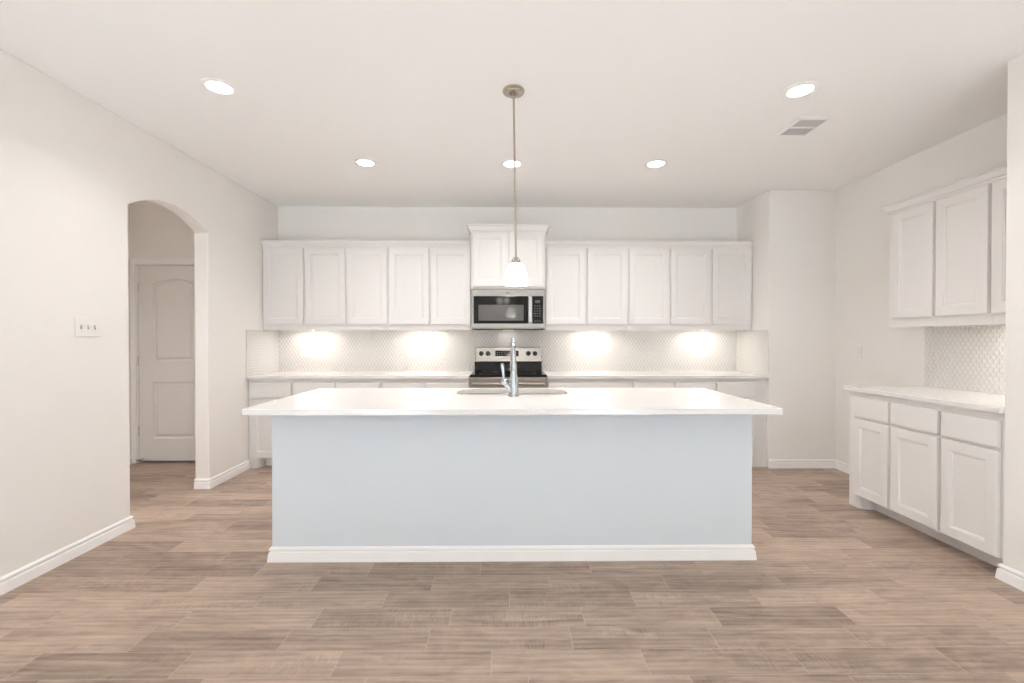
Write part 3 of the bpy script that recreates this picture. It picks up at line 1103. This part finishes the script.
# ------------------------------------------------------------------ recessed lights
def downlight(label, x, y):
    t = thing('recessed_light', label, 'ceiling light', (x, y, ZC), 0, 'recessed ceiling lights')
    return t


cans = [(-1.671, 2.70, 'lit recessed light at the front left of the ceiling'),
        (1.723, 2.70, 'lit recessed light at the front right, beside the air vent'),
        (-1.179, 3.85, 'lit recessed light in the back row, left of the pendant'),
        (0.039, 3.86, 'lit recessed light in the back row, behind the pendant rod'),
        (1.244, 3.85, 'lit recessed light in the back row, right of the pendant')]
first = None
for (x, y, lab) in cans:
    if first is None:
        t = downlight(lab, x, y)
        MB().lathe([(0.066, -0.0006), (0.095, -0.0006), (0.095, -0.003), (0.088, -0.007), (0.072, -0.009), (0.066, -0.006), (0.066, -0.0006)], seg=40)\
            .build('trim_ring', M['trim'], t, smooth=True)
        MB().lathe([(0, -0.0008), (0.0655, -0.0008), (0.0655, -0.0055), (0.03, -0.0068), (0, -0.007)], seg=40).build('lens', M['lens'], t, smooth=True)
        first = t
    else:
        t = copy_tree(first)
        t.location = (x, y, ZC)
        t['label'] = lab
    area_light('downlight_front' if y < 3 else 'downlight_back', (x, y, ZC - 0.012), (0, 0, 0), 0.13, 0.13, CAN_FRONT if y < 3 else CAN_BACK, WARM, 'DISK', CAN_SPREAD)
# added, unseen downlights behind the camera and in the hall, for extra light
for (x, y) in ((-1.6, 0.4), (1.7, 0.4), (-1.6, -1.8), (1.7, -1.8), (-3.5, 2.5)):
    hall = x < -3
    area_light('downlight_hall' if hall else 'downlight_room', (x, y, ZC - 0.012), (0, 0, 0), 0.13, 0.13, ADDED_CAN_HALL if hall else ADDED_CAN_ROOM, WARM, 'DISK', CAN_SPREAD)
    t = copy_tree(first)
    t.location = (x, y, ZC)
    t['label'] = 'recessed light in the hall ceiling beyond the arch' if hall else 'recessed light in the living room ceiling behind the camera'
    t['group'] = 'living room recessed lights'

# ------------------------------------------------------------------ under-cabinet lights
BARS = [('slim lit bar under the wall cabinets, far left by the wall', -2.118, 0), ('slim lit bar under the wall cabinets left of the microwave', -0.905, 0),
        ('slim lit bar under the wall cabinets right of the microwave', 0.943, 0), ('slim lit bar under the wall cabinets at the right end', 2.142, 0)]
firstbar = None
for lab, x, k in BARS + [('slim lit bar under the right wall cabinets', 2.72, 1)]:
    loc = (x, YB - 0.16, 1.380) if k == 0 else (XR - 0.16, x, 1.380)
    rz = 0 if k == 0 else -PI / 2
    if firstbar is None:
        t = thing('under_cabinet_light', lab, 'light', loc, rz, 'under-cabinet light bars')
        MB().box(-0.17, 0.17, -0.028, 0.028, -0.0065, -0.0004).build('housing', M['plastic'], t, bevel=0.003)
        MB().box(-0.155, 0.155, -0.020, 0.020, -0.0082, -0.0067).build('lens', M['bar'], t)
        firstbar = t
    else:
        t = copy_tree(firstbar)
        t.location = loc
        t.rotation_euler = (0, 0, rz)
        t['label'] = lab
    area_light('under_cabinet_lamp', (loc[0], loc[1], 1.3705), (0, 0, rz), 0.31, 0.04, UNDER_POWER, (1.0, 0.93, 0.85))

# ------------------------------------------------------------------ air vent
VX0, VX1, VY0, VY1 = 1.914, 2.172, 3.018, 3.329
vt = thing('air_vent', 'square white air supply vent in the ceiling near the right wall', 'vent', ((VX0 + VX1) / 2, (VY0 + VY1) / 2, ZC))
vx, vy = (VX1 - VX0) / 2, (VY1 - VY0) / 2
fl = 0.040
mb = MB()
mb.box(-vx, -vx + fl, -vy, vy, -0.007, -0.0006).box(vx - fl, vx, -vy, vy, -0.007, -0.0006)
mb.box(-vx + fl, vx - fl, -vy, -vy + fl, -0.007, -0.0006).box(-vx + fl, vx - fl, vy - fl, vy, -0.007, -0.0006)
mb.box(-vx + fl, vx - fl, -0.008, 0.008, -0.007, -0.0006)
mb.build('vent_frame', M['trim'], vt, bevel=0.002)
MB().box(-vx + fl, vx - fl, -vy + fl, vy - fl, -0.0022, -0.0008).build('duct_opening', M['ventdark'], vt)
mb = MB()
n = 15
for k in range(n):
    x = -vx + fl + (k + 0.5) * (2 * vx - 2 * fl) / n
    mb.box(x - 0.0014, x + 0.0014, -vy + fl, vy - fl, -0.0065, -0.0036)
for half in (-1, 1):
    for k in range(7):
        y = half * (0.008 + (k + 0.5) * (vy - fl - 0.008) / 7)
        mb.box(-vx + fl, vx - fl, y - 0.0013, y + 0.0013, -0.0035, -0.0024)
mb.build('grille', M['trim'], vt)


# ------------------------------------------------------------------ switches and outlets
def wall_plate(name, label, cat, loc, rotz, w, h, kind, group=None):
    """plate lies on local y = 0, faces -y"""
    t = thing(name, label, cat, loc, rotz, group)
    MB().box(-w / 2, w / 2, -0.006, -0.0006, -h / 2, h / 2).build('cover_plate', M['plastic'], t, bevel=0.003, seg=3)
    if kind == 'switch':
        for k, up in enumerate((1, 1, -1)):
            x = (k - 1) * 0.046
            MB().box(x - 0.006, x + 0.006, -0.0075, -0.0062, -0.013, 0.013).build('switch_slot', M['slot_light'], t)
            MB().prism([(-0.0063, -0.004), (-0.0063, 0.006), (-0.0175, up * 0.011 + 0.004), (-0.0175, up * 0.011 - 0.003)], 'x', x - 0.0042, x + 0.0042)\
                .build('toggle', M['plastic'], t, bevel=0.001)
            MB().lathe([(0, 0), (0.003, 0), (0.002, 0.0012), (0, 0.0014)], seg=12, matrix=Matrix.Translation((x, -0.006, 0.030)) @ Matrix.Rotation(PI / 2, 4, 'X'))\
                .build('screw', M['plastic'], t)
            MB().lathe([(0, 0), (0.003, 0), (0.002, 0.0012), (0, 0.0014)], seg=12, matrix=Matrix.Translation((x, -0.006, -0.030)) @ Matrix.Rotation(PI / 2, 4, 'X'))\
                .build('screw', M['plastic'], t)
    else:
        horizontal = w > h
        for s in (-1, 1):
            cx, cz = (s * 0.0195, 0) if horizontal else (0, s * 0.0195)
            pts = [(cx + px, cz + pz) for px, pz in rrect(-0.0165, 0.0165, -0.0145, 0.0145, 0.009, 4)]
            rc = MB().prism(pts, 'y', -0.0085, -0.0062).build('receptacle', M['plastic'], t)
            mb = MB()
            for q in (-1, 1):
                a, c = (0, q * 0.006) if horizontal else (q * 0.006, 0)
                dx, dz = (0.004, 0.0011) if horizontal else (0.0011, 0.004)
                mb.box(cx + a - dx, cx + a + dx, -0.0091, -0.0086, cz + c - dz, cz + c + dz)
            mb.build('socket_slots', M['slot'], rc)
        MB().lathe([(0, 0), (0.003, 0), (0.002, 0.0012), (0, 0.0014)], seg=12, matrix=Matrix.Translation((0, -0.006, 0)) @ Matrix.Rotation(PI / 2, 4, 'X')).build('screw', M['plastic'], t)
    return t


wall_plate('light_switch', 'white three-gang light switch on the left wall', 'switch', (XL, 2.817, 1.352), PI / 2, 0.164, 0.117, 'switch')
wall_plate('wall_outlet', 'white outlet on the right wall beyond the side counter', 'outlet', (XR, 4.20, 1.162), -PI / 2, 0.070, 0.115, 'outlet')
OG = 'outlets in the back wall backsplash'
for lab, x in (('horizontal white outlet in the backsplash, far left', -2.245), ('horizontal white outlet in the backsplash left of the range', -1.063),
               ('horizontal white outlet in the backsplash right of the range', 0.928), ('horizontal white outlet in the backsplash, far right', 2.17)):
    wall_plate('wall_outlet', lab, 'outlet', (x, YB - TT, 1.107), 0, 0.115, 0.070, 'outlet', OG)

# ------------------------------------------------------------------ living room ceiling fixture (mirrored in the microwave door)
fx = thing('ceiling_fixture', 'stemmed two-shade ceiling fixture mirrored in the microwave door', 'lamp', (-0.095, -1.5, ZC))
MB().lathe([(0, -0.0006), (0.065, -0.0006), (0.065, -0.012), (0.03, -0.03), (0, -0.03)], seg=32).build('canopy', M['nickel'], fx, smooth=True)
MB().tube([(0, 0, -0.028), (0, 0, -0.44)], 0.008, 14).sphere((0, 0, -0.45), 0.03).build('stem', M['nickel'], fx, smooth=True)
for sx in (-1, 1):
    MB().tube([(sx * 0.015, 0, -0.455), (sx * 0.05, 0, -0.455), (sx * 0.078, 0, -0.475), (sx * 0.082, 0, -0.515)], 0.007, 12).build('arm', M['nickel'], fx, smooth=True)
    MB().lathe([(0.012, -0.516), (0.03, -0.518), (0.048, -0.54), (0.06, -0.58), (0.067, -0.63), (0.064, -0.63), (0.056, -0.58), (0.044, -0.543), (0.012, -0.522)],
               center=(sx * 0.082, 0, 0), seg=28).build('glass_shade', M['bulb'], fx, smooth=True)
